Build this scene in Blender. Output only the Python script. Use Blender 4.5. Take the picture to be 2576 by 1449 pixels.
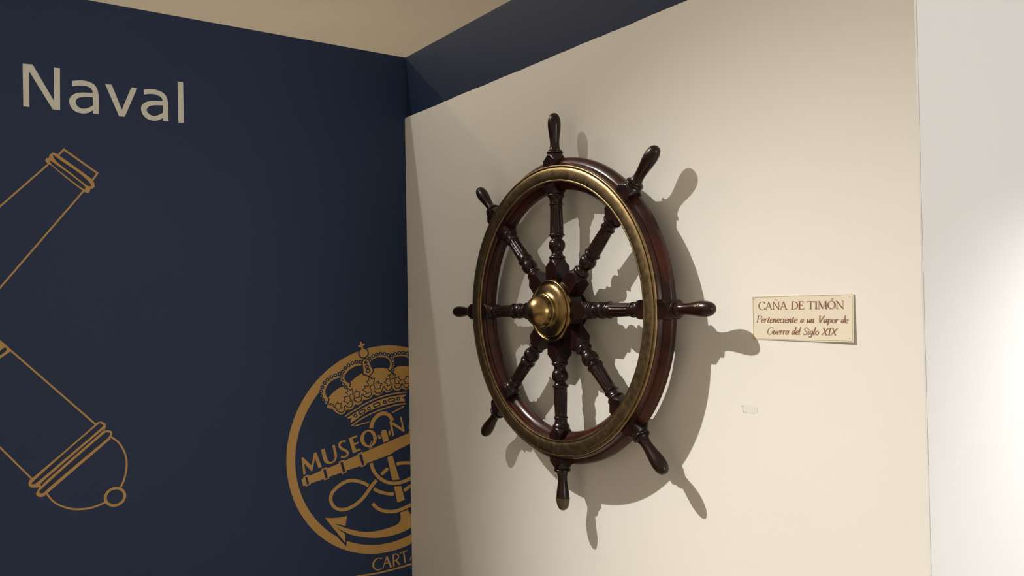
import bpy, bmesh, math, random
from mathutils import Vector, Matrix
from mathutils.geometry import tessellate_polygon
for o in list(bpy.data.objects):
    bpy.data.objects.remove(o)
scene = bpy.context.scene
col = scene.collection
PI = math.pi
random.seed(4)

# ------------------------------------------------------------------ camera
EYE = Vector((0, 0, 1.55))
FPX = 2013.9
YAW, PITCH, ROLL = 0.95026, 0.01609, -0.01821
_f = Vector((-math.sin(YAW), math.cos(YAW), 0)); _r = Vector((math.cos(YAW), math.sin(YAW), 0)); _u = Vector((0, 0, 1))
_f, _u = _f * math.cos(PITCH) + _u * math.sin(PITCH), _u * math.cos(PITCH) - _f * math.sin(PITCH)
_r, _u = _r * math.cos(ROLL) + _u * math.sin(ROLL), _u * math.cos(ROLL) - _r * math.sin(ROLL)
cam_d = bpy.data.cameras.new('camera')
cam = bpy.data.objects.new('camera', cam_d); col.objects.link(cam)
cam.matrix_world = Matrix(((_r.x, _u.x, -_f.x, EYE.x), (_r.y, _u.y, -_f.y, EYE.y), (_r.z, _u.z, -_f.z, EYE.z), (0, 0, 0, 1)))
cam_d.sensor_width = 36.0; cam_d.lens = FPX / 2576 * 36; cam_d.clip_start = 0.02
scene.camera = cam

# ------------------------------------------------------------------ light
w = bpy.data.worlds.new('world'); scene.world = w; w.use_nodes = True
bg = w.node_tree.nodes['Background']
bg.inputs[0].default_value = (1.0, 0.85, 0.62, 1); bg.inputs[1].default_value = 0.50
def spot(name, loc, aim, watts, color, angle, blend, radius):
    d = bpy.data.lights.new(name, 'SPOT'); d.energy = watts; d.color = color
    d.spot_size = math.radians(angle); d.spot_blend = blend; d.shadow_soft_size = radius
    o = bpy.data.objects.new(name, d); col.objects.link(o); o.location = loc
    o.rotation_euler = (Vector(aim) - Vector(loc)).to_track_quat('-Z', 'Y').to_euler()
    return o
# track spotlight above the blue partition: the crisp shadow of the wheel
spot('track_spotlight', (-3.25, -0.50, 3.90), (-3.25 + 0.588, -0.50 + 0.235, 3.90 - 0.80), 1180, (1.0, 0.965, 0.895), 61, 1.0, 0.018)
# a second, weaker lamp further behind the partition: the slanting edge high on the white panel
def point(name, loc, watts, color, radius):
    d = bpy.data.lights.new(name, 'POINT'); d.energy = watts; d.color = color; d.shadow_soft_size = radius
    o = bpy.data.objects.new(name, d); col.objects.link(o); o.location = loc
    return o
point('track_spotlight_spill', (-3.25, -0.50, 3.90), 50, (1.0, 0.95, 0.86), 0.018)
point('hall_lamp', (-4.7, 0.2, 3.95), 36, (1.0, 0.84, 0.62), 0.03)
point('ceiling_fill', (-7.6, 2.2, 0.9), 95, (1.0, 0.84, 0.62), 0.15)  # unseen fill light added behind the partition to brighten the ceiling evenly
# daylight from the windows on the far right of the room
d = bpy.data.lights.new('window_daylight', 'AREA'); d.shape = 'RECTANGLE'; d.size = 3.4; d.size_y = 2.3
d.energy = 140; d.color = (0.98, 0.98, 1.0)
o = bpy.data.objects.new('window_daylight', d); col.objects.link(o)
o.location = (4.8, 1.6, 1.75); o.rotation_euler = (Vector((-3, 0.3, 1.3)) - o.location).to_track_quat('-Z', 'Y').to_euler()
# low lamp that brightens the return of the wall
spot('side_lamp', (0.30, 3.0, 1.9), (-0.83, 2.28, 1.10), 82, (1.0, 1.0, 1.0), 58, 1.0, 0.03)
vs = scene.view_settings
vs.view_transform = 'Standard'; vs.look = 'None'; vs.gamma = 1.0; vs.exposure = 0.0; vs.use_curve_mapping = False

# ------------------------------------------------------------------ materials
def mat(name):
    m = bpy.data.materials.new(name); m.use_nodes = True
    return m, m.node_tree, m.node_tree.nodes['Principled BSDF']
def plain(name, c, rough, spec=0.5, metal=0.0):
    m, nt, b = mat(name)
    b.inputs['Base Color'].default_value = (*c, 1); b.inputs['Roughness'].default_value = rough
    b.inputs['Metallic'].default_value = metal; b.inputs['Specular IOR Level'].default_value = spec
    return m
def noise_ramp(nt, coord, scale, detail, stops, vec_scale=None, distort=0.0):
    tc = nt.nodes.new('ShaderNodeTexCoord'); n = nt.nodes.new('ShaderNodeTexNoise')
    n.inputs['Scale'].default_value = scale; n.inputs['Detail'].default_value = detail; n.inputs['Distortion'].default_value = distort
    src = tc.outputs[coord]
    if vec_scale:
        mp = nt.nodes.new('ShaderNodeMapping'); mp.inputs['Scale'].default_value = vec_scale
        nt.links.new(src, mp.inputs[0]); src = mp.outputs[0]
    nt.links.new(src, n.inputs['Vector'])
    r = nt.nodes.new('ShaderNodeValToRGB'); nt.links.new(n.outputs['Fac'], r.inputs[0])
    while len(r.color_ramp.elements) < len(stops): r.color_ramp.elements.new(0.5)
    for e, (p, c) in zip(r.color_ramp.elements, stops): e.position = p; e.color = (*c, 1)
    return n, r
def bump(nt, b, src, strength, dist):
    bp = nt.nodes.new('ShaderNodeBump'); bp.inputs['Strength'].default_value = strength; bp.inputs['Distance'].default_value = dist
    nt.links.new(src, bp.inputs['Height']); nt.links.new(bp.outputs[0], b.inputs['Normal'])
def paint(name, c, rough, spec, vary=0.04, bump_s=0.15):
    m, nt, b = mat(name)
    lo = tuple(x * (1 - vary) for x in c); hi = tuple(min(1, x * (1 + vary)) for x in c)
    n, r = noise_ramp(nt, 'Object', 1.3, 5, [(0.3, lo), (0.7, hi)])
    nt.links.new(r.outputs[0], b.inputs['Base Color'])
    b.inputs['Roughness'].default_value = rough; b.inputs['Specular IOR Level'].default_value = spec
    n2, r2 = noise_ramp(nt, 'Object', 260, 3, [(0.3, (0, 0, 0)), (0.7, (1, 1, 1))])
    bump(nt, b, r2.outputs[0], bump_s, 0.00012)
    return m
WHITE = paint('white_panel_paint', (0.80, 0.77, 0.72), 0.6, 0.25, 0.012)
COOL = paint('white_wall_paint', (0.82, 0.82, 0.81), 0.6, 0.25, 0.012)
NAVY = paint('navy_wall_paint', (0.0135, 0.025, 0.062), 0.55, 0.18, 0.06)
CEIL = paint('ceiling_paint', (0.74, 0.71, 0.67), 0.8, 0.1, 0.02)
FLOOR = paint('floor_tile', (0.30, 0.25, 0.19), 0.4, 0.3, 0.1)
CREAM = plain('cream_vinyl', (0.57, 0.55, 0.46), 0.55, 0.2)
GOLD = plain('gold_vinyl', (0.40, 0.226, 0.062), 0.5, 0.25)
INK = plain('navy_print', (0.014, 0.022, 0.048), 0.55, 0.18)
GREYDOT = plain('grey_print', (0.32, 0.28, 0.22), 0.55, 0.2)
def wood(name, dark, light, stretch):
    m, nt, b = mat(name)
    n, r = noise_ramp(nt, 'Object', 9, 8, [(0.30, dark), (0.52, tuple((x + y) / 2 for x, y in zip(dark, light))), (0.75, light)], stretch, 1.2)
    nt.links.new(r.outputs[0], b.inputs['Base Color'])
    n2, r2 = noise_ramp(nt, 'Object', 14, 4, [(0.35, (0.20,) * 3), (0.75, (0.38,) * 3)])
    nt.links.new(r2.outputs[0], b.inputs['Roughness'])
    b.inputs['Specular IOR Level'].default_value = 0.28; b.inputs['Coat Weight'].default_value = 0.08; b.inputs['Coat Roughness'].default_value = 0.15
    bump(nt, b, n.outputs['Fac'], 0.12, 0.0015)
    return m
WOOD_SPOKE = wood('mahogany_spoke', (0.006, 0.0032, 0.0027), (0.030, 0.0078, 0.0055), (1.0, 1.0, 0.16))
WOOD_RIM = wood('mahogany_rim', (0.010, 0.0042, 0.0034), (0.066, 0.0145, 0.0080), (1.0, 1.0, 1.0))
def brass_mat(name, c1, c2, rough):
    m, nt, b = mat(name)
    n, r = noise_ramp(nt, 'Object', 26, 10, [(0.28, c1), (0.50, c2), (0.80, tuple(min(1, x * 1.15) for x in c2))])
    nt.links.new(r.outputs[0], b.inputs['Base Color'])
    b.inputs['Metallic'].default_value = 1.0
    n2, r2 = noise_ramp(nt, 'Object', 60, 6, [(0.3, (rough * 0.85,) * 3), (0.75, (rough * 1.2,) * 3)])
    nt.links.new(r2.outputs[0], b.inputs['Roughness'])
    bump(nt, b, n2.outputs['Fac'], 0.08, 0.001)
    return m
BRASS = brass_mat('aged_brass', (0.225, 0.153, 0.074), (0.295, 0.202, 0.100), 0.38)
BRASS_HUB = brass_mat('polished_brass', (0.11, 0.072, 0.028), (0.28, 0.186, 0.078), 0.25)
CAPMETAL = plain('olive_brass', (0.10, 0.075, 0.035), 0.4, 0.5, 0.6)
CHIP = plain('bare_wood', (0.36, 0.20, 0.11), 0.7, 0.2)
SIGN = paint('cream_card', (0.76, 0.69, 0.545), 0.5, 0.3, 0.01, 0.03)
SIGNINK = plain('maroon_print', (0.26, 0.095, 0.07), 0.5, 0.3)
SIGNLINE = plain('pale_brown_print', (0.42, 0.27, 0.19), 0.5, 0.3)
STEEL = plain('dull_steel', (0.25, 0.23, 0.2), 0.35, 0.5, 1.0)
RESIDUE = plain('adhesive_residue', (0.60, 0.56, 0.50), 0.8, 0.1)
SPECK = plain('dark_speck', (0.16, 0.13, 0.11), 0.8, 0.1)
GREYWHITE = plain('worn_filler', (0.77, 0.745, 0.69), 0.35, 0.4)

# ------------------------------------------------------------------ helpers
def link(name, me, m, parent=None):
    o = bpy.data.objects.new(name, me); col.objects.link(o)
    if m and not me.materials: me.materials.append(m)
    if parent: o.parent = parent
    return o
def empty(name, loc, label, cat, group=None):
    o = bpy.data.objects.new(name, None); col.objects.link(o); o.location = loc; o.empty_display_size = 0.05
    o['label'] = label; o['category'] = cat
    if group: o['group'] = group
    return o
def box(name, lo, hi, m, bevel=0.0, parent=None, structure=None):
    bm = bmesh.new(); bmesh.ops.create_cube(bm, size=1)
    for v in bm.verts:
        v.co = Vector([lo[i] + (v.co[i] + 0.5) * (hi[i] - lo[i]) for i in range(3)])
    if bevel: bmesh.ops.bevel(bm, geom=bm.edges[:], offset=bevel, segments=2, affect='EDGES')
    me = bpy.data.meshes.new(name); bm.to_mesh(me); bm.free()
    o = link(name, me, m, parent)
    if structure: o['kind'] = 'structure'; o['label'] = structure[0]; o['category'] = structure[1]
    return o
def finish(me, angle=35):
    for p in me.polygons: p.use_smooth = True
    me.set_sharp_from_angle(angle=math.radians(angle))
def revolve(name, prof, m, parent, axis='Y', seg=96, closed=False, a0=0.0, a1=2 * PI, angle=35):
    """prof: (r, h) pairs; the axis runs along local Y (h along Y)."""
    full = abs(a1 - a0 - 2 * PI) < 1e-6
    n = seg if full else seg + 1
    vs_, fs = [], []
    for i in range(n):
        a = a0 + (a1 - a0) * i / seg
        for r, h in prof: vs_.append((r * math.sin(a), h, r * math.cos(a)))
    k = len(prof)
    for i in range(seg):
        j = (i + 1) % n
        for q in range(k if closed else k - 1):
            q2 = (q + 1) % k
            if prof[q][0] < 1e-7 and prof[q2][0] < 1e-7: continue
            fs.append((i * k + q, i * k + q2, j * k + q2, j * k + q))
    if not full and closed:
        fs.append(tuple(range(k))); fs.append(tuple(reversed(range((n - 1) * k, n * k))))
    me = bpy.data.meshes.new(name); me.from_pydata(vs_, [], fs); 
    bm = bmesh.new(); bm.from_mesh(me); bmesh.ops.remove_doubles(bm, verts=bm.verts, dist=1e-6)
    bmesh.ops.recalc_face_normals(bm, faces=bm.faces); bm.to_mesh(me); bm.free()
    finish(me, angle)
    return link(name, me, m, parent)
def smooth(pts, n=6, closed=False):
    """Catmull-Rom through tuples of any dimension"""
    out = []; N = len(pts)
    segs = N if closed else N - 1
    for i in range(segs):
        if closed: p = [pts[(i + k - 1) % N] for k in range(4)]
        else: p = [pts[max(0, min(N - 1, i + k - 1))] for k in range(4)]
        for s in range(n):
            t = s / n
            out.append(tuple(0.5 * (2 * b + (c - a) * t + (2 * a - 5 * b + 4 * c - e) * t * t + (-a + 3 * b - 3 * c + e) * t ** 3) for a, b, c, e in zip(*p)))
    if not closed: out.append(tuple(pts[-1]))
    return out
class Flat:
    """flat print: polygons and strokes given in picture coordinates, laid on a wall through `place`"""
    def __init__(s, place): s.place = place; s.v = []; s.f = []; s.starts = []
    def poly(s, pts, holes=()):
        loops = [[Vector((x, y, 0)) for x, y in q] for q in [pts, *holes]]
        base = len(s.v); s.starts.append(base)
        for q in loops:
            for p in q: s.v.append(s.place(p.x, p.y))
        for t in tessellate_polygon(loops): s.f.append(tuple(base + i for i in t))
    def stroke(s, pts, width=None, closed=False):
        """pts (x, y) with one width, or (x, y, width)"""
        P = [Vector((p[0], p[1])) for p in pts]; W = [width if width is not None else p[2] for p in pts]
        N = len(P); base = len(s.v); s.starts.append(base)
        for i in range(N):
            if closed: a, b = P[i - 1], P[(i + 1) % N]
            else: a, b = P[max(0, i - 1)], P[min(N - 1, i + 1)]
            d1 = (P[i] - a); d2 = (b - P[i])
            d1 = d1.normalized() if d1.length > 1e-9 else d2.normalized(); d2 = d2.normalized() if d2.length > 1e-9 else d1
            t = (d1 + d2); t = t.normalized() if t.length > 1e-6 else d1
            nn = Vector((-t.y, t.x)); k = 1 / max(0.55, abs(nn.dot(Vector((-d1.y, d1.x)))))
            for sg in (-1, 1):
                q = P[i] + nn * sg * W[i] * 0.5 * k
                s.v.append(s.place(q.x, q.y))
        for i in range(N if closed else N - 1):
            j = (i + 1) % N
            s.f.append((base + 2 * i, base + 2 * i + 1, base + 2 * j + 1, base + 2 * j))
    def disc(s, c, r, n=20, ry=None, tilt=0, hole=None):
        ry = ry or r
        ring = lambda a, b: [(c[0] + a * math.cos(t) * math.cos(tilt) - b * math.sin(t) * math.sin(tilt), c[1] + a * math.cos(t) * math.sin(tilt) + b * math.sin(t) * math.cos(tilt)) for t in (2 * PI * i / n for i in range(n))]
        if hole: s.poly(ring(r, ry), [ring(*hole)])
        else: s.poly(ring(r, ry))
    def build(s, name, m, parent, origin=(0, 0, 0), normal=None):
        me = bpy.data.meshes.new(name)
        if normal:                               # each stroke lies a hair above the one before, as overlapping vinyl does
            import bisect
            nv = Vector(normal)
            s.v = [tuple(Vector(v) + nv * (2e-5 * bisect.bisect_right(s.starts, i))) for i, v in enumerate(s.v)]
        me.from_pydata([tuple(Vector(v) - Vector(origin)) for v in s.v], [], s.f)
        if normal:
            bm = bmesh.new(); bm.from_mesh(me); bm.normal_update()
            nv = Vector(normal)
            bmesh.ops.reverse_faces(bm, faces=[f for f in bm.faces if f.normal.dot(nv) < 0]); bm.to_mesh(me); bm.free()
        return link(name, me, m, parent)
def ray(px, py):
    return _f + _r * ((px - 1288) / FPX) - _u * ((py - 724.5) / FPX)

# ------------------------------------------------------------------ the setting
XB = -2.995            # face of the blue wall
YP = 1.600             # face of the white panel
TOP = 1.55 + 1.037     # top of the navy walls
PTOP = 1.55 + 0.780    # top of the white panel
XE = -0.8275           # right end of the panel
box('floor', (-13, -5, -0.1), (6, 9, 0.0), FLOOR, structure=('brown tiled museum floor', 'floor'))
box('ceiling', (-13, -5, 4.35), (6, 9, 4.45), CEIL, structure=('pale beige ceiling high above the navy partition', 'ceiling'))
box('wall_left', (XB - 0.12, -3.2, 0), (XB, YP + 0.148, TOP), NAVY, structure=('dark navy partition wall with cream and gold lettering', 'wall'))
box('wall_right', (XB, YP + 0.008, 0), (XE - 0.16, YP + 0.148, TOP), NAVY, structure=('navy wall showing as a strip above the white panel', 'wall'))
box('wall_return', (XE - 0.16, YP + 0.008, 0), (XE + 0.0005, 4.6, TOP + 1.6), COOL, structure=('bright white end wall turning back at the right edge', 'wall'))
box('wall_back', (XE, 4.6, 0), (6, 4.72, 4.35), COOL, structure=('white wall at the back of the next bay', 'wall'))
# the white panel over the right wall: its upper edge was cut slightly uneven
def make_panel():
    n = 90; x0, x1 = XB + 0.0015, XE
    vs_, fs = [], []
    rnd = random.Random(7)
    tops = []
    jag = 0.0
    for i in range(n + 1):
        jag = 0.6 * jag + rnd.uniform(-0.0011, 0.0011)
        tops.append(PTOP + jag)
    tops[0] = PTOP - 0.006; tops[1] = PTOP - 0.001
    for i in range(n + 1):
        x = x0 + (x1 - x0) * i / n
        if i == 1: x = x0 + 0.008
        for y in (YP, YP + 0.0075):
            vs_.append((x, y, 0.0)); vs_.append((x, y, tops[i]))
    for i in range(n):
        a, b = i * 4, i * 4 + 4
        fs += [(a, b, b + 1, a + 1), (a + 3, b + 3, b + 2, a + 2), (a + 1, b + 1, b + 3, a + 3), (a, a + 2, b + 2, b)]
    fs += [(0, 1, 3, 2), (n * 4, n * 4 + 2, n * 4 + 3, n * 4 + 1)]
    me = bpy.data.meshes.new('wall_panel'); me.from_pydata(vs_, [], fs)
    bm = bmesh.new(); bm.from_mesh(me); bmesh.ops.recalc_face_normals(bm, faces=bm.faces); bm.to_mesh(me); bm.free()
    o = link('wall_panel', me, WHITE); o['kind'] = 'structure'
    o['label'] = 'large white display panel behind the ship wheel'; o['category'] = 'wall panel'
make_panel()

# ------------------------------------------------------------------ the ship's wheel
CX, CY, CZ = -1.8982, 1.529, 1.55 - 0.0318
wheel = empty('ship_wheel', (CX, CY, CZ), 'dark mahogany ship wheel with eight handles and a brass ring, hung on the white panel', 'ship wheel')
# profiles use y relative to the plane of the spokes (front is negative)
RIMP = [(0.3870, -0.0240), (0.3858, -0.0180), (0.3840, -0.0140), (0.3822, -0.0118), (0.3838, -0.0100), (0.3790, -0.0086), (0.3672, 0.0015), (0.3656, 0.0045), (0.3650, 0.016),
        (0.3668, 0.0215), (0.3730, 0.0265), (0.3800, 0.0275), (0.4460, 0.0275), (0.4540, 0.0265), (0.4602, 0.0215), (0.4622, 0.016), (0.4616, 0.0045),
        (0.4600, 0.0015), (0.4478, -0.0086), (0.4428, -0.0100), (0.4442, -0.0118), (0.4425, -0.0140), (0.4404, -0.0180), (0.4390, -0.0240)]
for k in range(8):
    a = k * PI / 4
    s = revolve('rim_segment', RIMP, WOOD_RIM, wheel, seg=28, closed=True, a0=a + 0.002, a1=a + PI / 4 - 0.002, angle=33)
BRP = [(0.3882, -0.0240), (0.3882, -0.0288), (0.3892, -0.0300), (0.3922, -0.0302), (0.3936, -0.0296), (0.3938, -0.0268), (0.3948, -0.0268), (0.3951, -0.0306),
       (0.3985, -0.0321), (0.4040, -0.0330), (0.4120, -0.0334), (0.4200, -0.0330), (0.4255, -0.0320), (0.4287, -0.0305), (0.4290, -0.0262), (0.4303, -0.0262), (0.4306, -0.0302),
       (0.4322, -0.0309), (0.4352, -0.0308), (0.4368, -0.0297), (0.4374, -0.0280), (0.4374, -0.0240)]
revolve('brass_ring', BRP, BRASS, wheel, seg=240, closed=True, angle=45)
# spokes: square blocks turned into a baluster, R(r, theta) = min(square, turned radius)
SQ = 0.026
TURN = [(0.030, 0.040), (0.080, 0.040), (0.1260, 0.040)] + smooth([(0.1310, 0.0385), (0.1370, 0.0345), (0.1430, 0.0300), (0.1490, 0.0265), (0.1545, 0.0245)], 5) + \
    [(0.1555, 0.0228), (0.1575, 0.0244), (0.1605, 0.0252), (0.1640, 0.0244), (0.1660, 0.0222)] + \
    smooth([(0.1668, 0.0205), (0.1700, 0.0180), (0.1740, 0.0170), (0.1785, 0.0172)], 3) + [(0.1795, 0.0188), (0.1812, 0.0192)] + \
    smooth([(0.1825, 0.0196), (0.1870, 0.0226), (0.1930, 0.0246), (0.2000, 0.0252), (0.2060, 0.0244), (0.2110, 0.0222), (0.2145, 0.0188)], 4) + \
    smooth([(0.2150, 0.0172), (0.2172, 0.0165), (0.2200, 0.0172), (0.2235, 0.0195), (0.2262, 0.0225)], 3) + \
    [(0.2270, 0.0243), (0.2292, 0.0247), (0.2312, 0.0240), (0.2318, 0.0218)] + \
    smooth([(0.2325, 0.0214), (0.2380, 0.0207), (0.2420, 0.0206)], 2) + \
    [(0.2440 + 0.0725 * i / 14, 0.0206 - 0.0023 * i / 14) for i in range(15)] + \
    [(0.3195, 0.0182), (0.3205, 0.0200), (0.3225, 0.0217), (0.3252, 0.0217), (0.3270, 0.0200), (0.3278, 0.0188)] + \
    smooth([(0.3285, 0.0190), (0.3350, 0.0191), (0.3400, 0.0203), (0.3440, 0.0230), (0.3460, 0.0248)], 4) + \
    [(0.3475, 0.0250), (0.3485, 0.0262), (0.3508, 0.0266), (0.3530, 0.0258), (0.3540, 0.0246)] + \
    smooth([(0.3550, 0.0252), (0.3600, 0.0285), (0.3680, 0.0335), (0.3760, 0.0400)], 5) + \
    smooth([(0.4520, 0.0400), (0.4590, 0.0345), (0.4660, 0.0292), (0.4730, 0.0252), (0.4765, 0.0228)], 5) + \
    [(0.4775, 0.0226), (0.4785, 0.0246), (0.4808, 0.0257), (0.4832, 0.0254), (0.4850, 0.0236)]
HAND = [(0.4848, 0.0200), (0.4856, 0.0206), (0.4872, 0.0206), (0.4884, 0.0196)] + \
    smooth([(0.4890, 0.0186), (0.4925, 0.0166), (0.4990, 0.0150), (0.5090, 0.0143), (0.5210, 0.0150), (0.5350, 0.0167), (0.5500, 0.0188), (0.5640, 0.0200),
            (0.5760, 0.0197), (0.5860, 0.0180), (0.5940, 0.0150), (0.5990, 0.0110), (0.6020, 0.0060), (0.6029, 0.0001)], 4)
NS = 64
def turned(name, prof, square=None, flute=None):
    vs_, fs = [], []
    for r, rad in prof:
        for i in range(NS):
            t = 2 * PI * i / NS
            q = rad
            if square and (r < 0.158 or 0.354 < r < 0.478): q = min(q, square / max(abs(math.cos(t)), abs(math.sin(t))))
            if flute and flute[0] <= r <= flute[1]:
                e = min(r - flute[0], flute[1] - r); e = min(1.0, e / 0.006)
                q -= 0.0021 * e * max(0.0, math.cos(10 * t)) ** 0.7
            vs_.append((q * math.cos(t), q * math.sin(t), r))
    for j in range(len(prof) - 1):
        for i in range(NS):
            i2 = (i + 1) % NS
            fs.append((j * NS + i, j * NS + i2, (j + 1) * NS + i2, (j + 1) * NS + i))
    fs.append(tuple(reversed(range(NS)))); fs.append(tuple(range((len(prof) - 1) * NS, len(prof) * NS)))
    me = bpy.data.meshes.new(name); me.from_pydata(vs_, [], fs); finish(me, 38)
    return me
spoke_me = turned('spoke', TURN, SQ, (0.2440, 0.3165)); spoke_me.materials.append(WOOD_SPOKE)
handle_me = turned('handle', HAND); handle_me.materials.append(WOOD_SPOKE)
PHASE = -0.0065
for k in range(8):
    a = k * PI / 4 + PHASE                      # clockwise from the top as seen from the room
    s = link('spoke', spoke_me, None, wheel); s.rotation_euler = (0, a, 0)
    h = link('handle', handle_me, None, s)
    if k == 4:
        cap = revolve('handle_cap', [(0.0199, 0.5660), (0.0212, 0.5668), (0.0212, 0.5690), (0.0203, 0.5700), (0.0200, 0.5760), (0.0184, 0.5860), (0.0154, 0.5942), (0.0113, 0.5995), (0.0062, 0.6025), (0.0, 0.6034)], CAPMETAL, s, seg=48)
        cap.data.transform(Matrix.Rotation(PI / 2, 4, 'X')); cap['label'] = 'dull olive metal cap on the lowest handle'
    if k == 2:                                  # a chipped patch on the right handle
        rnd = random.Random(3)
        for (cr, ct, sr, st) in ((0.5655, 0.0, 0.0048, 0.0038), (0.5565, 0.15, 0.0042, 0.0026)):
            bm = bmesh.new(); vv = []
            for i in range(11):
                t = 2 * PI * i / 11; q = rnd.uniform(0.6, 1.15)
                rr = cr + sr * q * math.cos(t); th = -PI / 2 - 0.55 + ct + st * q * math.sin(t) / 0.02
                rd = 0.0150 + max(-0.0005, (rr - 0.521) * 0.0050 / 0.043) + 0.0005
                vv.append(bm.verts.new((rd * math.cos(th), rd * math.sin(th), rr)))
            bm.faces.new(vv); bmesh.ops.triangulate(bm, faces=bm.faces[:])
            me = bpy.data.meshes.new('chipped_patch'); bm.to_mesh(me); bm.free()
            cpo = link('chipped_patch', me, CHIP, s); cpo['label'] = 'pale bare wood where the handle is chipped'
# hub
revolve('hub_flange', [(0.0, -0.0560), (0.0455, -0.0560), (0.0480, -0.0540), (0.0520, -0.0500), (0.0600, -0.0470), (0.0700, -0.0440), (0.0780, -0.0405), (0.0820, -0.0370),
                       (0.0832, -0.0345), (0.0845, -0.0362), (0.0868, -0.0385), (0.0900, -0.0390), (0.0928, -0.0375), (0.0942, -0.0345), (0.0945, -0.0300), (0.0935, -0.0262)], BRASS_HUB, wheel, seg=120, angle=50)
revolve('hub_knob', [(0.0495 * math.sin(math.radians(4 * i)), -0.0640 - 0.0495 * math.cos(math.radians(4 * i))) for i in range(23)] +
        [(0.0492, -0.0640), (0.0502, -0.0632), (0.0522, -0.0620), (0.0534, -0.0600), (0.0528, -0.0578), (0.0508, -0.0563), (0.0488, -0.0555), (0.0480, -0.0530)], BRASS_HUB, wheel, seg=96, angle=50)
revolve('hub_core', [(0.0, 0.030), (0.0, -0.0268), (0.080, -0.0268), (0.0860, -0.022), (0.088, 0.022), (0.082, 0.030)], WOOD_SPOKE, wheel, seg=64)
revolve('mounting_boss', [(0.0, 0.028), (0.045, 0.028), (0.045, 0.060), (0.056, 0.062), (0.056, 0.0708), (0.0, 0.0708)], WOOD_SPOKE, wheel, seg=48)

# ------------------------------------------------------------------ the sign
def lift(x, z):                                 # the card stands a little off the panel at its lower right
    u = (x + 1.241) / 0.264; v = (1.552 - z) / 0.104
    return 0.0004 + 0.0010 * max(0, u) ** 2 + 0.0026 * max(0, u) ** 3 * max(0, v)
def sign_place(off, s=4.025, ox=1840, oy=700):
    def g(x, y):
        dd = ray(ox + x / s, oy + y / s); p = dd * (1.5955 / dd.y) + EYE
        return (p.x, YP - lift(p.x, p.z) - 0.0010 - off, p.z)
    return g
sign = empty('wall_sign', (-1.108, YP, 1.50), 'small cream card sign with maroon Spanish lettering beside the wheel', 'sign')
sgo = (-1.108, YP, 1.50)
def sign_sheet():
    g = sign_place(0.0); n, k = 16, 8
    c = [(202, 187), (1229, 156), (1237, 651), (214, 619)]
    vs_, fs = [], []
    for layer in (0, 1):
        for j in range(k + 1):
            for i in range(n + 1):
                u, v = i / n, j / k
                x = (c[0][0] * (1 - u) + c[1][0] * u) * (1 - v) + (c[3][0] * (1 - u) + c[2][0] * u) * v
                y = (c[0][1] * (1 - u) + c[1][1] * u) * (1 - v) + (c[3][1] * (1 - u) + c[2][1] * u) * v
                p = g(x, y); vs_.append((p[0] - sgo[0], p[1] - sgo[1] + layer * 0.0010, p[2] - sgo[2]))
    W = n + 1; L = W * (k + 1)
    for j in range(k):
        for i in range(n):
            a = j * W + i
            fs.append((a, a + W, a + W + 1, a + 1)); fs.append((L + a, L + a + 1, L + a + W + 1, L + a + W))
    edge = [i for i in range(W)] + [j * W + n for j in range(1, k + 1)] + [k * W + i for i in range(n - 1, -1, -1)] + [j * W for j in range(k - 1, 0, -1)]
    for a, b in zip(edge, edge[1:] + edge[:1]): fs.append((a, b, L + b, L + a))
    me = bpy.data.meshes.new('card'); me.from_pydata(vs_, [], fs)
    bm = bmesh.new(); bm.from_mesh(me); bmesh.ops.recalc_face_normals(bm, faces=bm.faces); bm.to_mesh(me); bm.free()
    finish(me, 30); link('card', me, SIGN, sign)
sign_sheet()
fl = Flat(sign_place(0.00025))
def dense(pts, n=14):
    out = []
    for a, b in zip(pts, pts[1:]): out += [tuple(x + (y - x) * i / n for x, y in zip(a, b)) for i in range(n)]
    return out + [pts[-1]]
for e in (((210, 194), (1217, 166)), ((1217, 166), (1225, 636)), ((1225, 636), (218, 612)), ((218, 612), (210, 194))): fl.stroke(dense(list(e)), 3.2)
fl.build('border_line', SIGNLINE, sign, sgo)
T_, t_, m_ = 0.135, 0.06, 0.09
def seg(*p, w=T_): return [(x, y, w) for x, y in p]
def arc(pts, closed=False, n=5, nib=(0.145, 0.05)):
    q = smooth(pts, n, closed); out = []
    for i, p in enumerate(q):
        a = q[i - 1] if (i or closed) else p; b = q[(i + 1) % len(q)] if (i < len(q) - 1 or closed) else p
        ang = math.atan2(b[1] - a[1], b[0] - a[0])
        out.append((p[0], p[1], math.hypot(nib[0] * math.sin(ang - 0.25), nib[1])))
    return out
def ell(cx, cy, rx, ry, n=20): return [(cx + rx * math.cos(2 * PI * i / n), cy + ry * math.sin(2 * PI * i / n)) for i in range(n)]
sf = 0.05
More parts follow.
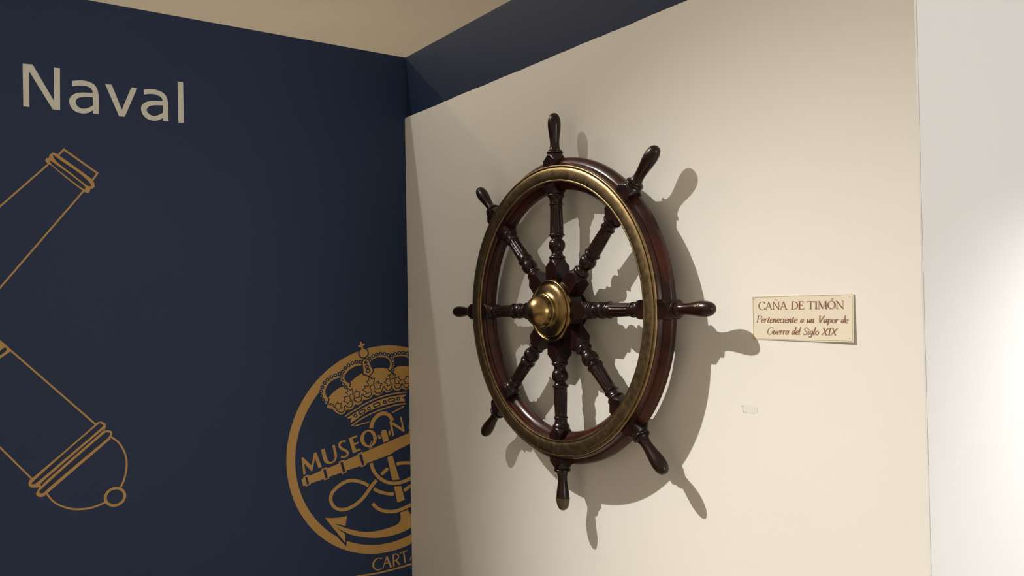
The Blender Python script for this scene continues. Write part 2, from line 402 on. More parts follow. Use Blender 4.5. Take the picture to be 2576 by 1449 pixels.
CAPS = {
    'C': (0.90, [arc([(.84, .80), (.72, .95), (.50, 1.0), (.24, .90), (.07, .62), (.07, .38), (.22, .12), (.48, 0), (.72, .04), (.88, .20)]), seg((.85, 1.0), (.85, .74), w=.05)]),
    'A': (0.95, [seg((.08, 0), (.46, 1.0), w=t_), seg((.43, 1.02), (.82, 0), w=T_), seg((.20, .36), (.66, .36), w=t_), seg((-.03, .02), (.20, .02), w=sf), seg((.66, .02), (.98, .02), w=sf)]),
    'N': (1.00, [seg((.14, 0), (.14, 1), w=t_), seg((.10, 1), (.84, 0), w=T_), seg((.84, 0), (.84, 1), w=t_), seg((0, .02), (.28, .02), w=sf), seg((-.02, .98), (.16, .98), w=sf), seg((.70, .98), (.98, .98), w=sf)]),
    'D': (0.98, [seg((.20, 0), (.20, 1)), arc([(.2, .97), (.45, .97), (.72, .88), (.90, .65), (.90, .35), (.72, .12), (.45, .03), (.2, .03)]), seg((.04, .02), (.24, .02), w=sf), seg((.04, .98), (.24, .98), w=sf)]),
    'E': (0.85, [seg((.20, 0), (.20, 1)), seg((.04, .97), (.72, .97), w=t_), seg((.73, 1.0), (.74, .78), w=sf), seg((.2, .52), (.58, .52), w=t_), seg((.58, .64), (.58, .40), w=sf), seg((.04, .03), (.76, .03), w=t_), seg((.75, .0), (.82, .24), w=sf)]),
    'T': (0.90, [seg((.45, 0), (.45, 1)), seg((.04, .97), (.86, .97), w=t_), seg((.04, 1.0), (.01, .78), w=sf), seg((.86, 1.0), (.89, .78), w=sf), seg((.29, .02), (.61, .02), w=sf)]),
    'I': (0.40, [seg((.20, 0), (.20, 1)), seg((.04, .02), (.36, .02), w=sf), seg((.04, .98), (.36, .98), w=sf)]),
    'M': (1.15, [seg((.10, 0), (.18, 1), w=t_), seg((.17, 1), (.55, .06), w=T_), seg((.55, .06), (.92, 1), w=t_), seg((.92, 1), (1.0, 0), w=T_), seg((0, .02), (.22, .02), w=sf), seg((.86, .02), (1.14, .02), w=sf), seg((.04, .98), (.2, .98), w=sf), seg((.9, .98), (1.08, .98), w=sf)]),
    'O': (1.00, [arc(ell(.48, .5, .41, .49), True) + arc(ell(.48, .5, .41, .49), True)[:2]]),
}
TILDE = [(.22, 1.17, .06), (.36, 1.27, .09), (.56, 1.19, .09), (.74, 1.28, .06)]
ACUTE = [(.44, 1.13, .05), (.66, 1.36, .12)]
NB = (0.12, 0.055)
def it(*strokes): return [arc(list(q), False, 4, NB) for q in strokes]
LOW = {
    'P': (.62, it([(.12, 0), (.12, .5), (.12, 1)], [(.0, .92), (.2, 1.0), (.42, 1.0), (.58, .84), (.52, .6), (.34, .5), (.14, .52)], [(0, .01), (.12, .01), (.26, .01)])),
    'e': (.46, it([(.07, .26), (.26, .29), (.40, .38), (.38, .52), (.26, .56), (.11, .44), (.05, .22), (.14, .03), (.28, .0), (.42, .12)])),
    'r': (.42, it([(.04, .50), (.12, .54), (.10, .3), (.10, 0)], [(.10, .32), (.20, .50), (.32, .56), (.40, .50)])),
    't': (.36, it([(.19, .84), (.14, .5), (.10, .15), (.18, .0), (.32, .08)], [(.02, .54), (.18, .55), (.34, .56)])),
    'n': (.52, it([(.02, .50), (.10, .54), (.09, .3), (.08, 0)], [(.08, .30), (.22, .52), (.34, .56), (.39, .46), (.36, .12), (.42, .0), (.52, .08)])),
    'c': (.44, it([(.40, .46), (.30, .56), (.16, .48), (.06, .26), (.12, .05), (.26, .0), (.40, .10)])),
    'i': (.26, it([(.02, .48), (.11, .55), (.09, .25), (.10, .03), (.22, .06)], [(.13, .76), (.135, .80), (.14, .84)])),
    'a': (.52, it([(.40, .48), (.28, .56), (.13, .46), (.05, .22), (.12, .02), (.26, .08), (.40, .36)], [(.43, .56), (.40, .30), (.39, .06), (.50, .05)])),
    'u': (.54, it([(.02, .48), (.10, .55), (.08, .25), (.10, .03), (.22, .02), (.38, .28)], [(.42, .55), (.40, .30), (.39, .05), (.52, .06)])),
    'V': (.70, it([(.10, 1), (.18, .5), (.26, .0)], [(.26, .0), (.46, .5), (.66, 1.0)], [(0, 1), (.12, 1), (.22, 1)], [(.56, 1), (.66, 1), (.76, 1)])),
    'p': (.52, it([(.02, .50), (.12, .55), (.10, .1), (.08, -.36)], [(.10, .32), (.24, .52), (.38, .54), (.45, .36), (.38, .10), (.24, .0), (.10, .08)])),
    'o': (.50, [arc(ell(.25, .28, .19, .27, 14), True, 3, NB) + arc(ell(.25, .28, .19, .27, 14), True, 3, NB)[:2]]),
    'd': (.54, it([(.38, .48), (.26, .56), (.12, .46), (.05, .22), (.12, .02), (.26, .08), (.40, .36)], [(.48, 1.12), (.44, .6), (.39, .08), (.52, .05)])),
    'G': (.88, it([(.80, .82), (.66, .98), (.46, 1.0), (.22, .86), (.07, .55), (.10, .22), (.30, .0), (.54, .02), (.76, .16)], [(.76, .14), (.77, .28), (.78, .42)], [(.62, .42), (.76, .42), (.88, .42)])),
    'l': (.26, it([(.18, 1.12), (.12, .6), (.08, .15), (.12, .0), (.24, .07)])),
    'S': (.60, it([(.54, .84), (.44, .98), (.26, 1.0), (.12, .84), (.18, .64), (.38, .48), (.50, .30), (.44, .08), (.26, .0), (.10, .06), (.04, .20)])),
    'g': (.52, it([(.40, .48), (.28, .56), (.13, .46), (.06, .24), (.13, .05), (.26, .08), (.40, .36)], [(.44, .56), (.41, .2), (.38, -.16), (.24, -.36), (.08, -.30), (.04, -.18)])),
    'X': (.74, it([(.12, 1), (.36, .5), (.60, .0)], [(.68, 1), (.38, .5), (.04, .0)], [(.02, 1), (.12, 1), (.24, 1)], [(.48, .01), (.60, .01), (.72, .01)])),
    'I': (.34, it([(.17, 0), (.17, .5), (.17, 1)], [(.04, .01), (.17, .01), (.30, .01)], [(.04, .99), (.17, .99), (.30, .99)])),
}
def put_word(fl, word, glyphs, x0, x1, base, height, shear=0.0, extra=None, gap=0.0):
    wid = sum(glyphs[c][0] + gap for c in word) - gap
    kx = (x1 - x0) / (wid * height); x = 0.0
    for i, c in enumerate(word):
        adv, strokes = glyphs[c]
        for st in strokes + ([extra[i]] if extra and i in extra else []):
            P = []
            for (u, v, wd) in st:
                X = x0 + (x + u) * height * kx + shear * v * height
                P.append((X, base(X) - v * height, wd * height * 0.84))
            fl.stroke(P)
        x += adv + gap
fl = Flat(sign_place(0.0003))
b1 = lambda X: 320 - 13 * (X - 265) / 870
put_word(fl, 'CANA', CAPS, 265, 558, b1, 80, 0, {2: TILDE})
put_word(fl, 'DE', CAPS, 592, 732, b1, 80)
put_word(fl, 'TIMON', CAPS, 756, 1138, b1, 80, 0, {3: ACUTE})
fl.build('text_line', SIGNINK, sign, sgo, (0, -1, 0))
fl = Flat(sign_place(0.0003))
b2 = lambda X: 448 + 4 * (X - 245) / 935
for wd, xa, xb in (('Perteneciente', 245, 655), ('a', 688, 722), ('un', 752, 830), ('Vapor', 868, 1078), ('de', 1104, 1176)): put_word(fl, wd, LOW, xa, xb, b2, 70, 0.2)
fl.build('text_line', SIGNINK, sign, sgo, (0, -1, 0))
fl = Flat(sign_place(0.0003))
b3 = lambda X: 568 + 8 * (X - 350) / 720
for wd, xa, xb in (('Guerra', 350, 572), ('del', 600, 686), ('Siglo', 715, 876), ('XIX', 905, 1062)): put_word(fl, wd, LOW, xa, xb, b3, 70, 0.2)
fl.build('text_line', SIGNINK, sign, sgo, (0, -1, 0))
gg = sign_place(0.0)
for (x, y) in ((221, 210), (1191, 185), (1199, 608)):
    p = Vector(gg(x, y)) - Vector(sgo)
    nl = revolve('nail', [(0.0, -0.0008), (0.0007, -0.0006), (0.0010, 0.0), (0.0010, 0.0016)], STEEL, sign, seg=12)
    nl.location = p

# ------------------------------------------------------------------ print on the blue wall
def wall_place(ox, oy, s, off):
    def g(x, y):
        dd = ray(ox + x / s, oy + y / s); p = dd * ((XB - 0.0) / dd.x) + EYE
        return (XB + off, min(p.y, YP - 0.0005), p.z)
    return g
def WF(z, layer): return Flat(wall_place(*z, 0.0006 + 0.0003 * layer))
ZA = (740, 1040, 7.245); ZB = (880, 1040, 7.245); ZC = (780, 1220, 7.245); ZD = (880, 1240, 6.933)
ZE = (790, 920, 9.056); ZF = (910, 920, 9.056); ZG = (860, 850, 14.311); ZH = (0, 0, 3.6229); ZI = (0, 340, 3.6225); ZJ = (0, 820, 2.8975)
OUT = (1, 0, 0)
# --- the word Naval
NO = (XB, 0.46, 2.24)
naval = empty('wall_lettering', NO, 'cream word Naval in large letters high on the navy wall', 'lettering')
for outer, holes in (
    ([(206, 580), (297, 588), (492, 920), (490, 615), (546, 622), (548, 1003), (480, 997), (266, 650), (268, 975), (212, 970)], []),
    (smooth([(656, 738), (720, 733), (790, 740), (850, 765), (885, 810), (898, 870)], 4) + [(902, 1041), (848, 1036), (848, 1005)] + smooth([(848, 1005), (800, 1030), (740, 1033), (680, 1012), (643, 970), (630, 920), (645, 880), (690, 852), (750, 843)], 4)[1:] + [(846, 848)] + smooth([(846, 848), (838, 820), (815, 797), (770, 782), (710, 780), (658, 787)], 4)[1:],
     [[(846, 886)] + smooth([(770, 883), (715, 892), (690, 920), (694, 950), (718, 978), (755, 991), (800, 985), (848, 962)], 3)]),
    ([(958, 767), (1018, 773), (1110, 1000), (1196, 797), (1250, 803), (1137, 1064), (1085, 1060)], []),
    (smooth([(1310, 815), (1375, 812), (1440, 825), (1490, 850), (1520, 890), (1532, 940)], 4) + [(1535, 1105), (1485, 1102), (1485, 1076)] + smooth([(1485, 1076), (1435, 1098), (1380, 1098), (1330, 1075), (1297, 1035), (1285, 985), (1300, 950), (1345, 925), (1400, 918)], 4)[1:] + [(1482, 922)] + smooth([(1482, 922), (1475, 897), (1450, 875), (1410, 860), (1360, 857), (1312, 863)], 4)[1:],
     [[(1484, 961)] + smooth([(1415, 959), (1365, 967), (1338, 992), (1341, 1018), (1362, 1042), (1400, 1057), (1440, 1050), (1485, 1028)], 3)]),
    ([(1618, 745), (1668, 748), (1674, 1120), (1625, 1117)], [])):
    f_ = WF(ZH, 0); f_.poly(outer, holes); f_.build('letter', CREAM, naval, NO, OUT)
# --- the two cannon outlines
c1o = (XB, 0.35, 1.83)
can1 = empty('cannon_drawing', c1o, 'gold outline of a cannon muzzle pointing up, under the word Naval', 'wall graphic', 'gold cannon outlines')
f_ = WF(ZI, 0)
f_.stroke(dense([(440, 265), (-900, 1437)], 8), 17); f_.stroke(dense([(760, 510), (-900, 2434)], 8), 17); f_.build('barrel', GOLD, can1, c1o, OUT)
f_ = WF(ZI, 0); f_.stroke([(528, 185), (582, 130), (888, 348), (842, 410)], 18); f_.build('muzzle', GOLD, can1, c1o, OUT)
f_ = WF(ZI, 1); f_.poly([(410, 232), (420, 210), (448, 206), (450, 180), (480, 157), (525, 172), (545, 190), (700, 300), (830, 395), (858, 432), (862, 470), (845, 487), (825, 490), (815, 520), (795, 530), (770, 517), (745, 500), (600, 390), (470, 278), (435, 262)])
mb = f_.build('band', GOLD, can1, c1o, OUT)
f_ = WF(ZI, 2); f_.poly(smooth([(480, 183), (500, 190), (560, 235), (700, 330), (790, 405), (830, 455), (815, 465), (780, 450), (640, 340), (520, 245)], 3, True)); f_.poly(smooth([(455, 238), (470, 240), (620, 345), (755, 450), (777, 480), (750, 485), (600, 372), (480, 275)], 3, True))
f_.build('groove', INK, mb, c1o, OUT).parent = can1
c2o = (XB, 0.35, 1.15)
can2 = empty('cannon_drawing', c2o, 'gold outline of a cannon breech with a round knob, low on the navy wall', 'wall graphic', 'gold cannon outlines')
f_ = WF(ZJ, 0); f_.stroke(dense([(-700, -496), (80, 180), (700, 720)], 6), 14); f_.stroke(dense([(-700, 185), (0, 885), (230, 1112)], 6), 14); f_.build('barrel', GOLD, can2, c2o, OUT)
f_ = WF(ZJ, 1); f_.poly([(-60, 60), (0, 106), (35, 128), (84, 180), (60, 197), (0, 238), (-60, 285)]); f_.build('band', GOLD, can2, c2o, OUT)
f_ = WF(ZJ, 2); f_.poly(smooth([(-30, 205), (0, 182), (28, 160), (46, 160), (42, 184), (0, 215), (-30, 236)], 3, True)); f_.build('groove', INK, can2, c2o, OUT)
f_ = WF(ZJ, 1); f_.poly(smooth([(690, 720), (708, 704), (742, 697), (768, 714), (768, 748), (756, 764)], 3) + smooth([(760, 762), (800, 761), (817, 777), (806, 815), (785, 842), (600, 1000), (350, 1215), (312, 1244), (275, 1242), (262, 1220), (275, 1195), (287, 1176)], 3) + smooth([(285, 1175), (230, 1177), (208, 1158), (215, 1125), (245, 1100), (450, 928), (690, 720)], 3)[:-1])
f_.build('band', GOLD, can2, c2o, OUT)
f_ = WF(ZJ, 2)
for q in ([(708, 722), (735, 714), (748, 722), (735, 745), (500, 945), (280, 1132), (245, 1153), (232, 1148), (250, 1125), (450, 945)],
          [(735, 768), (748, 768), (550, 940), (335, 1130), (308, 1162), (296, 1158), (320, 1125), (520, 950)],
          [(755, 787), (780, 777), (802, 780), (795, 802), (770, 830), (560, 1005), (350, 1185), (320, 1215), (294, 1218), (288, 1205), (310, 1180), (520, 990)]):
    f_.poly(smooth(q, 3, True))
f_.build('groove', INK, can2, c2o, OUT)
f_ = WF(ZJ, 0); f_.stroke(smooth([(340, 1220), (385, 1275), (450, 1313), (540, 1335), (640, 1330), (710, 1310), (770, 1283)]), 14); f_.stroke(smooth([(808, 808), (860, 845), (900, 905), (922, 980), (918, 1060), (900, 1130), (878, 1175)]), 14); f_.build('breech', GOLD, can2, c2o, OUT)
f_ = WF(ZJ, 1); f_.disc((838, 1245), 84, 40, 70, -0.45, (62, 52)); f_.build('knob', GOLD, can2, c2o, OUT)

# --- the museum emblem
EO = (XB, 1.40, 0.95)
emb = empty('museum_emblem', EO, 'round gold emblem with crown, cannon and anchor, cut off by the white panel', 'emblem')
RC, RZ, RO, RI = 1.4995, 0.9480, 0.4275, 0.3900   # ring in the plane of the wall
def wall_yz(ox, oy, s, x, y):
    dd = ray(ox + x / s, oy + y / s); p = dd * (XB / dd.x) + EYE
    return p.y, p.z
def circle_fit(pts):
    import numpy as np
    A = np.array([[2 * a, 2 * b, 1] for a, b in pts]); c = np.array([a * a + b * b for a, b in pts])
    q = np.linalg.lstsq(A, c, rcond=None)[0]
    return q[0], q[1], math.sqrt(q[2] + q[0] ** 2 + q[1] ** 2)
outer = [wall_yz(0, 0, 1, *p) for p in ((720.2, 1160), (990, 869.5), (918, 1391.7), (780, 979), (780, 1327), (876.6, 1386.3), (1030, 874.5))]
inner = [wall_yz(0, 0, 1, *p) for p in ((780, 1287.6), (742.8, 1157), (768.3, 1040), (940, 1370.9), (790 + 110 / 9.056, 920 + 625 / 9.056))]
oc = circle_fit(outer); ic = circle_fit(inner)
print('EMBLEM', oc, ic)
def ring_mesh():
    n = 160; vs_, fs = [], []
    for i in range(n + 1):
        t = -PI + 2 * PI * i / n
        for (c, z, r) in (oc, ic):
            vs_.append((XB + 0.0006, min(YP - 0.0005, c + r * math.sin(t)), z + r * math.cos(t)))
    for i in range(n): fs.append((2 * i, 2 * i + 1, 2 * i + 3, 2 * i + 2))
    f_ = Flat(None); f_.v = vs_; f_.f = [q for q in fs if not all(abs(vs_[k][1] - (YP - 0.0005)) < 1e-6 for k in q)]
    f_.build('ring', GOLD, emb, EO, OUT)
ring_mesh()
def part(name, z, layer, m, parent=emb, polys=(), strokes=()):
    f_ = WF(z, layer)
    for q in polys: f_.poly(q)
    for pts, wd in strokes: f_.stroke(pts, wd)
    o = f_.build(name, m, parent, EO if parent is emb else (EO), OUT)
    return o
# letters of MUSEO NA
part('letter', ZA, 3, GOLD, polys=[[(130, 808), (158, 797), (312, 945), (360, 715), (388, 702), (404, 718), (503, 970), (440, 998), (376, 815), (330, 1045), (312, 1052), (176, 908), (210, 1100), (165, 1116)]])
part('letter', ZA, 3, GOLD, polys=[[(484, 664), (548, 638)] + smooth([(605, 835), (625, 868), (660, 882), (700, 868), (730, 835), (738, 790)], 3) + [(692, 582), (735, 564)] + smooth([(775, 730), (778, 780), (765, 835), (735, 880), (690, 908), (635, 920), (585, 910), (548, 880), (528, 835)], 3)])
part('letter', ZA, 3, GOLD, strokes=[(smooth([(936, 512, 46), (895, 503, 30), (845, 525, 36), (822, 570, 44), (840, 620, 48), (890, 655, 50), (940, 680, 50), (973, 712, 46), (967, 758, 36), (920, 792, 30), (850, 792, 46)], 5), None)])
part('letter', ZB, 3, GOLD, polys=[[(-24, 452), (125, 393), (138, 425), (48, 462), (78, 548), (155, 512), (163, 540), (88, 575), (112, 665), (188, 635), (198, 665), (55, 728)]])
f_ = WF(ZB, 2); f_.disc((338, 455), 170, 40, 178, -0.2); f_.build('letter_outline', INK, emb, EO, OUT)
f_ = WF(ZB, 3); f_.poly([(338 + 149 * math.cos(t), 455 + 160 * math.sin(t) - 8 * math.cos(t)) for t in (2 * PI * i / 44 for i in range(44))], [[(341 + 86 * math.cos(t), 457 + 124 * math.sin(t) + 12 * math.cos(t)) for t in (2 * PI * i / 44 for i in range(44))]]); f_.stroke([(368, 568, 12), (385, 530, 20), (402, 488, 8)]); f_.stroke([(345, 636, 12), (410, 612, 22)]); f_.build('letter', GOLD, emb, EO, OUT)
part('letter', ZB, 3, GOLD, polys=[[(718, 148), (755, 138), (955, 270), (908, 68), (940, 58), (997, 320), (970, 335), (768, 205), (805, 400), (775, 413)]])
part('letter', ZB, 3, GOLD, polys=[[(1100, 30), (1125, 30), (1125, 282), (1068, 293)]])
# cannon
can = part('cannon', ZA, 3, GOLD, polys=[[(130, 1200), (165, 1185), (165, 1155), (250, 1118), (270, 1137), (492, 1040), (492, 1015), (590, 975), (605, 998), (812, 913), (808, 880), (903, 840), (913, 862), (1154, 757), (1154, 735), (1239, 692), (1254, 712), (2089, 355), (2086, 325), (2140, 300), (2140, 545), (1814, 700), (1754, 745), (1304, 915), (1307, 940), (1219, 985), (1209, 958), (955, 1037), (958, 1065), (870, 1110), (860, 1080), (635, 1155), (640, 1180), (550, 1220), (535, 1195), (300, 1275), (302, 1290), (212, 1332), (205, 1315), (160, 1322)]])
part('band', ZA, 4, INK, polys=[[(197, 1163), (234, 1157), (270, 1280), (232, 1298)]], parent=can)
part('band', ZA, 4, INK, polys=[[(522, 1020), (571, 1009), (612, 1174), (570, 1189)]], parent=can)
part('band', ZA, 4, INK, polys=[[(838, 890), (883, 877), (931, 1061), (888, 1080)]], parent=can)
part('band', ZB, 4, INK, polys=[[(165, 748), (215, 737), (263, 934), (220, 950)]], parent=can)
part('cannon_knob', ZB, 3, GOLD, polys=[[(612, 528)] + smooth([(568, 385), (566, 345), (590, 308), (630, 297), (662, 312), (680, 350)], 3) + [(708, 490)], [(508, 382), (550, 400), (565, 468), (513, 455)], [(698, 332), (730, 298), (748, 380), (712, 404)]])
# anchor and rope
part('anchor_ring', ZF, 2, GOLD, strokes=[(smooth([(212, 1428), (225, 1340), (265, 1245), (330, 1165), (400, 1110), (485, 1085), (570, 1100), (640, 1150), (695, 1250)]), 86)])
anch = part('anchor', ZB, 2, GOLD, polys=[[(680, 800), (775, 765), (905, 1205), (770, 1215)], [(803, 1330), (935, 1322), (1000, 1573), (866, 1626)]])
part('anchor_arm', ZD, 2.5, GOLD, polys=[[(875, 345), (1005, 292), (1068, 382), (1068, 606)] + smooth([(1068, 606), (900, 690), (720, 745), (560, 775), (420, 785), (200, 765), (0, 720), (-157, 646), (-258, 589), (-285, 562)], 3)[1:] + smooth([(-263, 536), (-148, 584), (0, 630), (150, 665), (300, 680), (480, 660), (650, 615), (780, 570), (850, 525), (880, 470), (885, 400)], 3)])
part('fluke_outline', ZC, 1, INK, polys=[[(440, 850), (490, 945), (635, 1095), (660, 1118), (668, 1010), (650, 960), (560, 880)]])
part('fluke', ZC, 2, GOLD, polys=[[(268, 597), (400, 603), (540, 592), (672, 562), (642, 745), (450, 703), (430, 735), (455, 762), (635, 890), (640, 1055)]])
part('rope', ZB, 2, GOLD, strokes=[
    (smooth([(388, 905), (420, 1020), (480, 1115), (560, 1190), (660, 1247), (780, 1273), (900, 1262), (1000, 1230), (1115, 1178)]), 62),
    (smooth([(850, 925), (930, 905), (1030, 900), (1115, 903)]), 60), ([(572, 1112), (692, 998)], 60),
    (smooth([(342, 1318), (250, 1268), (150, 1235), (50, 1222), (-54, 1235), (-164, 1292), (-254, 1364), (-324, 1449), (-350, 1534), (-340, 1614), (-295, 1694), (-215, 1744), (-125, 1754), (-25, 1729), (95, 1664), (205, 1574), (305, 1454), (390, 1330), (485, 1212)]), 62),
    (smooth([(432, 1372), (520, 1418), (610, 1447), (700, 1464), (800, 1470)]), 60), ([(985, 1408), (1060, 1350), (1118, 1315)], 60)])
part('rope', ZD, 2, GOLD, strokes=[(smooth([(394, 184), (470, 258), (560, 303), (680, 325), (800, 315), (930, 270), (1070, 200)]), 60)])
# CARTA and the arc under it
part('letter', ZD, 2, GOLD, strokes=[(smooth([(556, 1142, 34), (500, 1135, 16), (445, 1165, 24), (412, 1220, 32), (408, 1280, 32), (440, 1325, 24), (490, 1342, 18), (550, 1318, 24)]), None)])
part('letter', ZD, 2, GOLD, strokes=[([(568, 1328), (645, 1105)], 17), ([(640, 1105), (718, 1298)], 32), ([(605, 1232), (690, 1212)], 15)])
part('letter', ZD, 2, GOLD, strokes=[([(752, 1075), (767, 1286)], 28), (smooth([(750, 1082), (800, 1065), (843, 1085), (845, 1130), (805, 1168), (765, 1178)]), 20), ([(798, 1168), (870, 1252)], 30)])
part('letter', ZD, 2, GOLD, strokes=[([(868, 1052), (1002, 1000)], 17), ([(936, 1028), (962, 1216)], 28)])
part('letter', ZD, 2, GOLD, strokes=[([(1042, 1178), (1075, 1100)], 17)])
part('arc_line', ZD, 2, GOLD, strokes=[(smooth([(118, 1452), (300, 1428), (500, 1395), (700, 1345), (900, 1290), (1075, 1236)]), 30)])
# crown: gold body, navy windows and line work, beads, leaves
DXF = 120 * 9.056
F2E = lambda pts: [(x + DXF, y, *r) for x, y, *r in pts]
G2E = lambda pts: [((860 + x / 14.311 - 790) * 9.056, (850 + y / 14.311 - 920) * 9.056) for x, y in pts]
chainL = [(265, 850), (200, 780), (158, 690), (157, 585), (185, 487), (235, 393), (307, 318), (390, 258), (480, 218), (570, 185), (650, 135), (708, 52)]
chainG = [(235, 985), (372, 910), (520, 868), (660, 868)]
chainG2 = [(990, 745), (1118, 652), (1250, 600), (1390, 572), (1530, 582), (1665, 628), (1790, 622), (1920, 578), (2058, 540), (2195, 540), (2330, 563), (2430, 640)]
branchL = [(615, 232), (617, 332), (655, 422), (718, 487)]
branchG = [(1765, 717), (1838, 848), (1860, 993), (1825, 1142)]
bottom = [(1190, 470), (1150, 520), (1090, 545), (1030, 530)]
scal = smooth([(425, 985), (470, 1040), (540, 1090), (620, 1110), (690, 1080), (730, 1008), (790, 1005), (870, 980), (925, 890)], 3) + smooth([(935, 878), (1010, 890), (1080, 850), (1117, 775)], 3) + \
    smooth(F2E([(35, 772), (110, 770), (200, 735), (258, 655)]), 3) + smooth(F2E([(275, 652), (340, 680), (420, 660), (485, 590), (510, 555)]), 3) + \
    smooth(F2E([(528, 590), (590, 607), (660, 575), (712, 512)]), 3) + smooth(F2E([(730, 545), (800, 567), (870, 545), (915, 488)]), 3) + smooth(F2E([(940, 530), (1000, 546), (1060, 520), (1110, 450)]), 3)
toprow = chainL + G2E(chainG) + G2E([(800, 800)]) + G2E(chainG2) + G2E([(2480, 680)])
crown = part('crown', ZE, 2, GOLD, polys=[list(reversed(scal)) + [(300, 960), (285, 940), (310, 890)] + toprow])
W1 = smooth([(592, 270), (480, 300), (380, 360), (300, 450), (255, 560), (260, 640), (290, 710), (322, 737)], 3) + smooth([(345, 705), (430, 610), (530, 530), (620, 485), (668, 475)], 3) + [(655, 430), (625, 345)]
W2 = smooth(G2E([(720, 985), (560, 1000), (400, 1060), (250, 1160), (130, 1300)]) + [(692, 230), (690, 290), (730, 360), (808, 407)], 3) + smooth([(825, 375), (940, 270), (1090, 170)], 3) + G2E([(755, 1250), (740, 1100)])
W3 = G2E(smooth([(1010, 860), (1100, 780), (1250, 705), (1400, 690), (1550, 705), (1660, 770), (1730, 880), (1730, 980), (1690, 1080), (1640, 1112)], 3) + smooth([(1640, 1112), (1500, 1080), (1380, 1075), (1250, 1090), (1110, 1112)], 3)[1:] + [(1060, 1000)])
W4 = G2E(smooth([(1850, 720), (1950, 680), (2100, 655), (2250, 665), (2360, 715), (2480, 815)], 3) + smooth([(2480, 1040), (2300, 1010), (2150, 1010), (1980, 1040), (1890, 1085)], 3) + [(1895, 900)])
for q in (W1, W2, W3, W4): part('opening', ZE, 3, INK, crown, polys=[q])
NL = 24
knobs = [(860, 710), (240 + DXF, 500), (700 + DXF, 350)]
lines = [(smooth([(455, 930), (490, 965), (540, 1035), (620, 1065), (670, 1040), (686, 990), (692, 925), (720, 905), (760, 945), (820, 950), (868, 905), (877, 840), (850, 780)]), NL),
         (smooth([(905, 745), (930, 795), (1000, 830), (1060, 810), (1083, 740), (1082, 680), (1105, 652), (1140, 690)] + F2E([(110, 720), (180, 700), (215, 650), (220, 585)])), NL),
         (smooth(F2E([(285, 575), (330, 620), (400, 625), (450, 590), (478, 510), (500, 475), (530, 510), (570, 560), (630, 560), (675, 510), (690, 425)])), NL),
         (smooth(F2E([(738, 435), (770, 500), (820, 515), (870, 490), (890, 430), (915, 405), (950, 450), (1000, 505), (1060, 470), (1110, 390)])), NL),
         ([(826, 398), (808, 485)], 28), ([(340, 735), (320, 862)], 26), ([(718, 487), (768, 530)], 30), (G2E([(1640, 1125), (1790, 1240), (1890, 1290)]), 26),
         (G2E([(985, 1400), (1060, 1440)]), 24)]
leafs = [[(770, 660), (715, 605), (760, 600), (755, 520), (800, 530), (828, 558), (870, 515), (885, 640)], [(795, 690), (680, 715), (705, 765), (670, 825), (750, 830), (760, 870), (835, 790)],
         [(905, 635), (965, 555), (975, 590), (1045, 600), (1015, 660), (1040, 710), (925, 735)],
         F2E([(160, 440), (105, 345), (150, 345), (160, 265), (180, 255), (225, 300), (285, 285), (265, 430)]), F2E([(165, 460), (55, 460), (75, 510), (15, 555), (95, 590), (90, 650), (200, 590)]),
         F2E([(300, 415), (375, 345), (375, 395), (455, 405), (420, 460), (430, 520), (310, 530)]),
         F2E([(645, 290), (605, 210), (650, 215), (685, 155), (725, 215), (770, 190), (755, 290)]), F2E([(645, 310), (545, 295), (565, 335), (505, 380), (570, 405), (575, 460), (660, 425)]),
         F2E([(765, 285), (840, 245), (835, 290), (890, 320), (835, 360), (850, 405), (750, 405)]),
         [(470, 925), (530, 830), (545, 865), (625, 850), (600, 920), (635, 960), (550, 1000)], F2E([(1110, 260), (1005, 235), (1005, 285), (945, 320), (985, 365), (975, 405), (1110, 395)]),
         [(445, 940), (425, 880), (385, 860), (330, 880), (395, 900)]]
f_ = WF(ZE, 3.5)
for pts, wd in lines: f_.stroke(pts, wd)
f_.build('line_work', INK, crown, EO, OUT)
for q in leafs: part('leaf', ZE, 4, INK, crown, strokes=[(q, 20)])
for q in knobs:
    f_ = WF(ZE, 5); f_.disc(q, 62, 28, 72); f_.poly([(q[0] - 15, q[1] + 40), (q[0] + 35, q[1] + 40), (q[0] + 50, q[1] + 110), (q[0] + 25, q[1] + 110)]); f_.build('knob_outline', INK, crown, EO, OUT)
    f_ = WF(ZE, 6); f_.disc(q, 44, 28, 54); f_.poly([(q[0] - 15, q[1] + 30), (q[0] + 30, q[1] + 30), (q[0] + 42, q[1] + 125), (q[0] + 22, q[1] + 125)]); f_.build('knob', GOLD, crown, EO, OUT)
for i_, q in enumerate(chainL + branchL + G2E(chainG + chainG2 + branchG)):
    if q[0] > 2215: continue
    f_ = WF(ZE, 5 + 0.02 * i_); f_.disc(q, 44, 18); f_.build('bead', INK, crown, EO, OUT)
    f_ = WF(ZE, 6); f_.disc(q, 18, 12); f_.build('bead_centre', GREYDOT, crown, EO, OUT)
f_ = WF(ZG, 7); f_.disc((770, 550), 192, 40); f_.poly([(698, 870), (740, 770), (850, 722), (950, 765), (1005, 850), (1060, 1000), (1165, 1180), (985, 1410), (735, 1330), (728, 1150)]); f_.build('orb_outline', INK, crown, EO, OUT)
f_ = WF(ZG, 8); f_.disc((768, 548), 150, 40); f_.poly([(630, 130), (695, 128), (720, 215), (800, 190), (822, 250), (740, 290), (768, 410), (695, 420), (670, 320), (585, 340), (570, 275), (650, 250)]); f_.build('orb', GOLD, crown, EO, OUT)
f_ = WF(ZG, 8); f_.poly([(738, 870), (772, 795), (850, 762), (928, 795), (968, 855), (1020, 1005), (1108, 1182), (985, 1360), (775, 1293), (765, 1150)]); f_.build('crown_stem', GOLD, crown, EO, OUT)
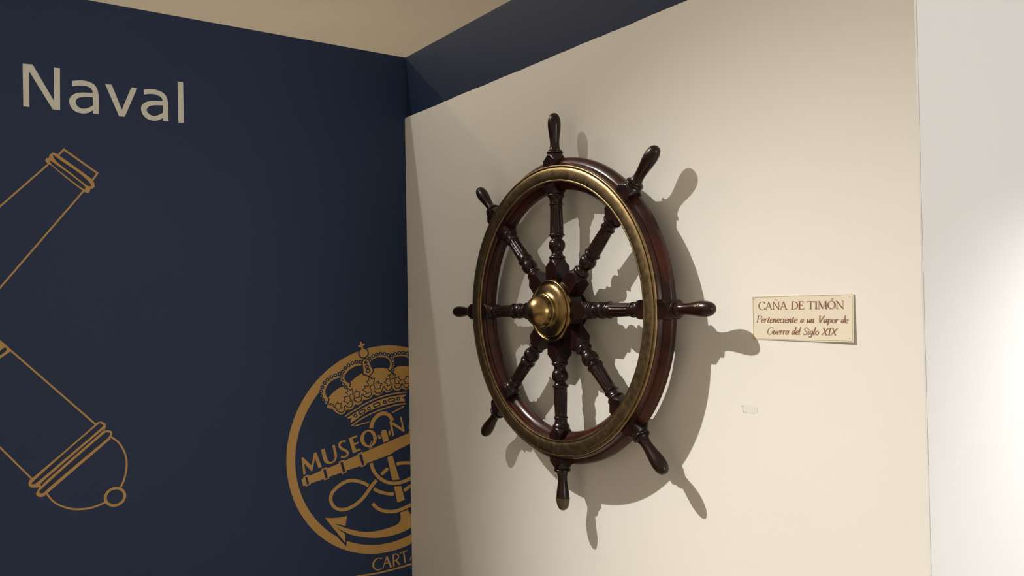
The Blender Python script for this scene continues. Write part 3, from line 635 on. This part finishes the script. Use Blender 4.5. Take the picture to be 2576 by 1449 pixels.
for c_, r1, r2 in (((852, 885), 60, None), ((890, 1028), 72, 30), ((928, 1178), 86, 42)):
    f_ = WF(ZG, 9); f_.disc(c_, r1, 24); f_.build('bead', INK, crown, EO, OUT)
    if r2: f_ = WF(ZG, 10); f_.disc(c_, r2, 18); f_.build('bead_centre', GOLD, crown, EO, OUT)
# crown base
bandT = smooth([(695, 1160), (850, 1052), (1000, 968)] + F2E([(0, 905), (150, 828), (300, 757), (500, 690), (700, 640), (880, 614), (1022, 602)]), 4)
bandB = smooth([(845, 1372), (950, 1292)] + F2E([(0, 1200), (150, 1120), (300, 1050), (500, 975), (700, 912), (850, 878), (1005, 862)]), 4)
band = part('crown_base', ZE, 3, GOLD, strokes=[(bandT, 28), (bandB, 28), (smooth([(908, 1370), (1000, 1352)] + F2E([(0, 1322), (165, 1282)]), 4), 26), (F2E([(680, 1072), (830, 995), (962, 918)]), 30)],
            polys=[smooth([(745, 1187), (900, 1090), (1050, 1003)] + F2E([(100, 920), (300, 820), (500, 748), (700, 698), (880, 668), (1000, 655)]), 3) + F2E([(985, 690), (915, 728), (980, 766), (975, 815)]) + smooth(F2E([(880, 817), (700, 850), (500, 905), (300, 975), (100, 1060)]) + [(1000, 1190), (838, 1302)], 3) + [(824, 1268), (858, 1188), (788, 1204)]])
for q in [(940, 1138)] + F2E([(160, 972), (518, 828), (830, 752)]):
    f_ = WF(ZE, 4); f_.disc(q, 46, 20); f_.build('stud', INK, band, EO, OUT)
    f_ = WF(ZE, 5); f_.disc(q, 19, 14); f_.build('stud_centre', GREYDOT, band, EO, OUT)
for c_, tl in (((1090, 1048), -0.52), ((338 + DXF, 890), -0.36), ((675 + DXF, 782), -0.17)):
    ring = lambda a, b: [(c_[0] + u * math.cos(tl) - v * math.sin(tl), c_[1] + u * math.sin(tl) + v * math.cos(tl)) for u, v in [(a - b + b * math.cos(t), b * math.sin(t)) for t in (-PI / 2 + PI * i / 8 for i in range(9))] + [(-a + b + b * math.cos(t), b * math.sin(t)) for t in (PI / 2 + PI * i / 8 for i in range(9))]]
    f_ = WF(ZE, 4); f_.poly(ring(88, 48), [ring(60, 22)]); f_.build('oval_stone', INK, band, EO, OUT)

# ------------------------------------------------------------------ small marks on the white panel
def panel_place(off):
    def g(x, y):
        dd = ray(1840 + x / 4.025, 700 + y / 4.025); p = dd * (YP / dd.y) + EYE
        return (p.x, YP - off, p.z)
    return g
mo = (-1.253, YP, 1.276)
mark = empty('adhesive_mark', mo, 'faint rectangle of old glue residue low on the white panel', 'wall mark')
f_ = Flat(panel_place(0.0003)); f_.poly([(108, 1288), (190, 1284), (262, 1300), (268, 1362), (200, 1366), (118, 1356)]); f_.build('patch', GREYWHITE, mark, mo, (0, -1, 0))
f_ = Flat(panel_place(0.0006)); rnd = random.Random(11)
edge = dense([(106, 1292), (125, 1286)], 3) + dense([(108, 1300), (122, 1355)], 7) + dense([(122, 1355), (228, 1366)], 9) + dense([(262, 1305), (268, 1362)], 6)
for (x, y) in edge:
    if rnd.random() < 0.8: f_.disc((x + rnd.uniform(-3, 3), y + rnd.uniform(-2, 2)), rnd.uniform(1.5, 5), 8, rnd.uniform(1.2, 3))
f_.build('residue', RESIDUE, mark, mo, (0, -1, 0))
f_ = Flat(panel_place(0.0008))
for q in ((112, 1294), (122, 1298), (222, 1364)): f_.disc(q, 3, 8, 2)
f_.build('dark_crumbs', SPECK, mark, mo, (0, -1, 0))
